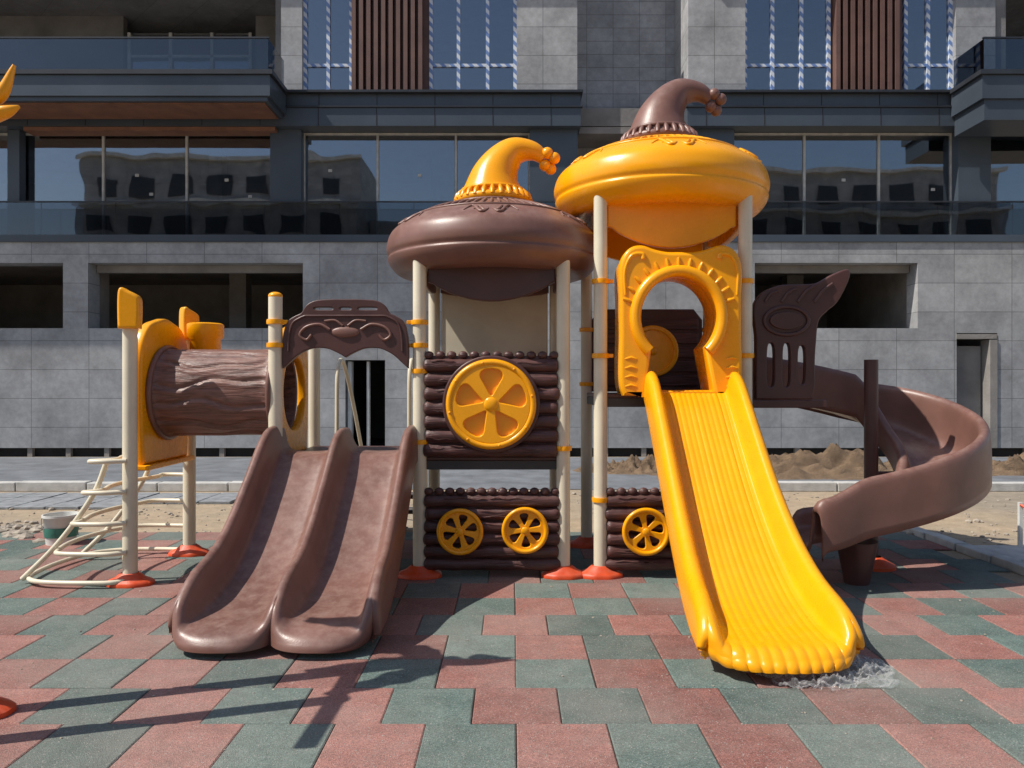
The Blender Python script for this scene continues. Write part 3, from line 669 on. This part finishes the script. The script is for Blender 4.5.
Ys = empty('wave_slide')
half = [(-1.12,-.2),(-1.12,.3),(-1.09,.82),(-1.03,1.0),(-.96,.96),(-.91,.65),(-.86,.25),(-.77,.04),(-.6,0),(-.3,0)]
prof = catmull(half+[(0,0)]+[(-a, b) for a, b in half[::-1]], 181)
path = catmull([(6.06,1.43),(5.92,1.425),(5.80,1.36),(5.5,1.08),(5.1,.715),(4.75,.445),(4.45,.275),(4.20,.19),(4.02,.16),(3.90,.14),(3.86,.105),(3.855,.07)], 120)
frames = []
for i, (yy, zz) in enumerate(path):
    t = i/119; d = path[min(i+1, 119)]-path[max(i-1, 0)]; d /= np.linalg.norm(d)
    up = np.array([-d[1], d[0]]) if d[0] > 0 else np.array([d[1], -d[0]])
    w_ = sm(.76,.86,t); up = up*(1-w_)+np.array([0,1.])*w_
    hw = .315+.050*sm(.3,.8,t)-.02*sm(.93,1,t); h = .155*(1-.7*sm(.62,.88,t)-.2*sm(.88,1,t)); cx = 1.38+.01*t
    L = []
    for s, n in prof:
        c = min(abs(s),1)
        e = .20*sm(.66,1,t)*(math.sqrt(max(0, 1-c**2.2))-.8)
        rib = 0
        if c < .74:
            fade = 1-sm(.62,.74,c)
            rib = .0032*math.cos(s*math.pi*2*8)*fade*sm(.05,.12,t)*(1-sm(.72,.80,t))
        if c < 1.0:
            pet = abs(math.cos(s*math.pi*6)); w2 = sm(.74,.84,t)*(1-sm(.93,.98,t))
            rib += .012*(pet-.5)*w2*(1-sm(.75,.95,c)); e += .014*pet*sm(.9,.97,t)
        L.append((cx+s*hw, yy+up[0]*(n*h+rib)-e, zz+up[1]*(n*h+rib)))
    frames.append(L)
trough('slide_bed', frames, prof, M_YEL, Ys, .022)
boxes('slide_foot', [(1.31,1.51,4.5,4.6,.002,.02)], M_ORANGE, Ys, .005)
cyl('slide_leg', (1.41,4.55,0), (1.41,4.55,.26), .03, M_BEIGE, Ys)

Sp = empty('spiral_slide')
SC = np.array([2.94, 6.36]); R = .54
half = [(-1.08,-.05),(-1.08,.5),(-1.05,.92),(-1.0,1.0),(-.94,.94),(-.90,.6),(-.83,.2),(-.66,.02),(-.35,0),(0,0)]
prof = catmull(half+[(-a, b) for a, b in half[::-1][1:]], 65)
st = []
for u in np.linspace(0, 1, 20)[:-1]: st.append(((1.88+(SC[0]-1.88)*u, SC[1]+R), (0,1.), 1.40-.17*u**1.6, 0))
for u in np.linspace(0, 1, 60)[:-1]:
    a = math.pi/2-math.pi*u; st.append(((SC[0]+R*math.cos(a), SC[1]+R*math.sin(a)), (math.cos(a), math.sin(a)), 1.23-.76*u, u))
for u in np.linspace(0, 1, 24): st.append(((SC[0]-.68*u, SC[1]-R-.06*u), (-.12*u, -1.), .47-.18*u+.05*u*u, 1+u))
frames = []
for i, (p, sd, z, q) in enumerate(st):
    L = []
    endf = sm(1.5, 2.0, q)
    for s, n in prof:
        h = (.33 if s < 0 else .33+.05*sm(0,.4,q)); h *= 1-.15*endf
        if s < 0: h *= 1-.45*sm(0.05,.4,q)
        bank = .04*s*sm(0,.3,q)*(1-endf)
        w = .285+.03*endf
        e = .10*endf*(1-s*s)
        L.append((p[0]+sd[0]*s*w-e, p[1]+sd[1]*s*w, z+n*h+bank))
    frames.append(L)
last = frames[-1]
for k, (dx, dz) in enumerate(((.03,-.012),(.05,-.04),(.055,-.07))):
    frames.append([(a-dx, b, c+dz) for (a, b, c) in last])
trough('spiral_chute', frames, prof, M_BROWN, Sp, .026)
cyl('spiral_post', (2.96,6.34,0), (2.96,6.34,1.70), .055, M_DBROWN, Sp)
lathe('foot_cover', [(.17,0),(.17,.025),(.14,.04),(.08,.075),(.062,.09)], 2.96, 6.30, M_ORANGE, Sp, 36)
cyl('exit_support', (2.60,5.80,0), (2.60,5.80,.32), .09, M_DBROWN, Sp, 24, .15)
boxes('chute_arm', [(2.97,3.40,6.33,6.36,.72,.78)], M_DBROWN, Sp, .01)

# ---------------------------------------------------------------- plastic sheet
def film():
    m = bpy.data.materials.new('clear_film'); m.use_nodes = True; nt = m.node_tree
    for n in list(nt.nodes): nt.nodes.remove(n)
    out = nt.nodes.new('ShaderNodeOutputMaterial'); tr = nt.nodes.new('ShaderNodeBsdfTransparent')
    pr = nt.nodes.new('ShaderNodeBsdfPrincipled'); pr.inputs['Base Color'].default_value = (.7,.7,.7,1); pr.inputs['Roughness'].default_value = .12
    lw = N(nt, 'ShaderNodeLayerWeight', Blend=.3)
    mr = N(nt, 'ShaderNodeMapRange'); nt.links.new(lw.outputs['Facing'], mr.inputs[0]); mr.inputs[3].default_value = .07; mr.inputs[4].default_value = .55
    mx = nt.nodes.new('ShaderNodeMixShader'); nt.links.new(mr.outputs[0], mx.inputs[0]); nt.links.new(tr.outputs[0], mx.inputs[1]); nt.links.new(pr.outputs[0], mx.inputs[2])
    nt.links.new(mx.outputs[0], out.inputs[0]); return m
n = 100; v, f = [], []
for j in range(n):
    for i in range(n):
        a, b = i/(n-1)*2-1, j/(n-1)*2-1
        # round the sheet off into an irregular blob
        k_ = math.sqrt(max(0, 1-.42*b*b)); l_ = math.sqrt(max(0, 1-.42*a*a))
        rad = 1+.3*noise.noise(Vector((math.atan2(b, a)*2.2, 2, 0)))
        q = Vector((a*4, b*4, 1.7)); z = abs(noise.noise(q))*.13+abs(noise.noise(q*3))*.07+abs(noise.noise(q*7))*.02
        e = max(0, 1-(a*a+b*b)/2)
        v.append((1.58+a*k_*.37*rad+.02*noise.noise(q*2), 4.0+b*l_*.27*rad, .008+z*e))
for j in range(n-1):
    for i in range(n-1): f.append((j*n+i, j*n+i+1, (j+1)*n+i+1, (j+1)*n+i))
mesh_obj('plastic_sheet', v, f, film(), None, True)

Bk = empty('bucket')
lathe('bucket_body', [(.0,.0),(.125,0),(.15,.25),(.16,.255),(.16,.275),(.148,.275),(.12,.02),(0,.02)], -4.25, 7.25, M_WHITE, Bk, 40)
lathe('bucket_label', [(.1385,.07),(.1475,.16)], -4.25, 7.25, simple('green_label', (.05,.2,.15), .5), Bk, 40)
P = [(-4.25+.16*math.cos(t), 7.22-.10*math.sin(t), .25-.12*math.sin(t)) for t in np.linspace(0, math.pi, 16)]
sweep('bucket_handle', P, .005, M_STEEL, Bk, 6)
boxes('survey_stake', [(4.62,4.65,7.0,7.03,0,.42)], M_WHITE)
sweep('barrier_tape', catmull([(4.63,7.0,.40),(4.8,6.6,.2),(4.9,6.3,.06),(5.2,6.0,.03),(5.5,5.9,.05)], 30), .012, M_ORANGE, None, 6)

# ---------------------------------------------------------------- toy palm at the left edge
Pt = empty('toy_palm_tree')
post(Pt, -2.45, 3.5, 2.75, True)
def leaf(p0, dirx, diry, reach, rise, droop, wid):
    n = 26; v, f = [], []
    for i in range(n):
        t = i/(n-1); r = reach*t; z = p0[2]+rise*math.sin(math.pi*min(1, t*1.1))-droop*t*t
        w = wid*math.sin(math.pi*min(.97, .12+t*.86))*(1+.18*math.cos(t*32))
        x = p0[0]+dirx*r; y_ = p0[1]+diry*r; px, py = -diry, dirx
        v += [(x-px*w, y_-py*w, z-.3*w), (x, y_, z+.02), (x+px*w, y_+py*w, z-.3*w)]
    for i in range(n-1):
        for k in range(2): f.append((i*3+k, i*3+k+1, (i+1)*3+k+1, (i+1)*3+k))
    o = mesh_obj('palm_leaf', v, f, M_YEL, Pt); m = o.modifiers.new('s', 'SOLIDIFY'); m.thickness = .03
for a in (2.7, 3.4, 4.0): leaf((-2.53,3.5,2.75), math.cos(a), math.sin(a), .6, .14, .12, .08)
for (za, dz_, ln) in ((2.72,.015,.24),(2.80,.12,.22),(2.99,.06,.11)):
    P = catmull([(-2.50,3.48,za),(-2.40,3.46,za-.02),(-2.47+ln*.8,3.45,za+.0),(-2.47+ln*1.08,3.45,za+.01+dz_)], 24)
    sweep('palm_tip', P, [.040*(1-(i/23)**2.2)+.008 for i in range(24)], M_YEL, Pt, 12)
sweep('shadow_crossbar', [(-2.55,2.62,2.2),(-2.55,3.0,2.22),(-2.53,3.42,2.2)], .04, M_YEL, Pt, 12)  # unseen bar outside the frame, added to cast the cross shadow on the tiles
cyl('shadow_post', (-2.62,3.1,0), (-2.55,3.1,2.25), .05, M_BEIGE, Pt)  # unseen post carrying the bar, added for the second shadow line

# ---------------------------------------------------------------- camera, light, world
cam = bpy.data.cameras.new('camera'); co = bpy.data.objects.new('camera', cam); COL.objects.link(co)
co.location = (0,0,1.5); co.rotation_euler = (math.radians(90), 0, 0); cam.sensor_width = 36; cam.lens = 27.04; cam.clip_end = 1000; cam.clip_start = .05
scene.camera = co
AZ = math.radians(18); EL = math.radians(51)
d = Vector((math.cos(AZ)*math.cos(EL), math.sin(AZ)*math.cos(EL), -math.sin(EL)))
sl = bpy.data.lights.new('sun', 'SUN'); sl.energy = 5.0; sl.angle = math.radians(.4); sl.color = (1,.95,.87)
so = bpy.data.objects.new('sun', sl); so.rotation_euler = d.to_track_quat('-Z', 'Y').to_euler(); so.location = (-10,-5,20); COL.objects.link(so)
w = bpy.data.worlds.new('World'); scene.world = w; w.use_nodes = True; nt = w.node_tree
for n_ in list(nt.nodes): nt.nodes.remove(n_)
sk = nt.nodes.new('ShaderNodeTexSky'); sk.sky_type = 'NISHITA'; sk.sun_disc = False; sk.sun_elevation = EL; sk.sun_rotation = math.atan2(-d.x, -d.y)
bg = nt.nodes.new('ShaderNodeBackground'); bg.inputs[1].default_value = .12; wo = nt.nodes.new('ShaderNodeOutputWorld')
nt.links.new(sk.outputs[0], bg.inputs[0]); nt.links.new(bg.outputs[0], wo.inputs[0])
scene.view_settings.view_transform = 'Standard'; scene.view_settings.look = 'None'; scene.view_settings.exposure = 0
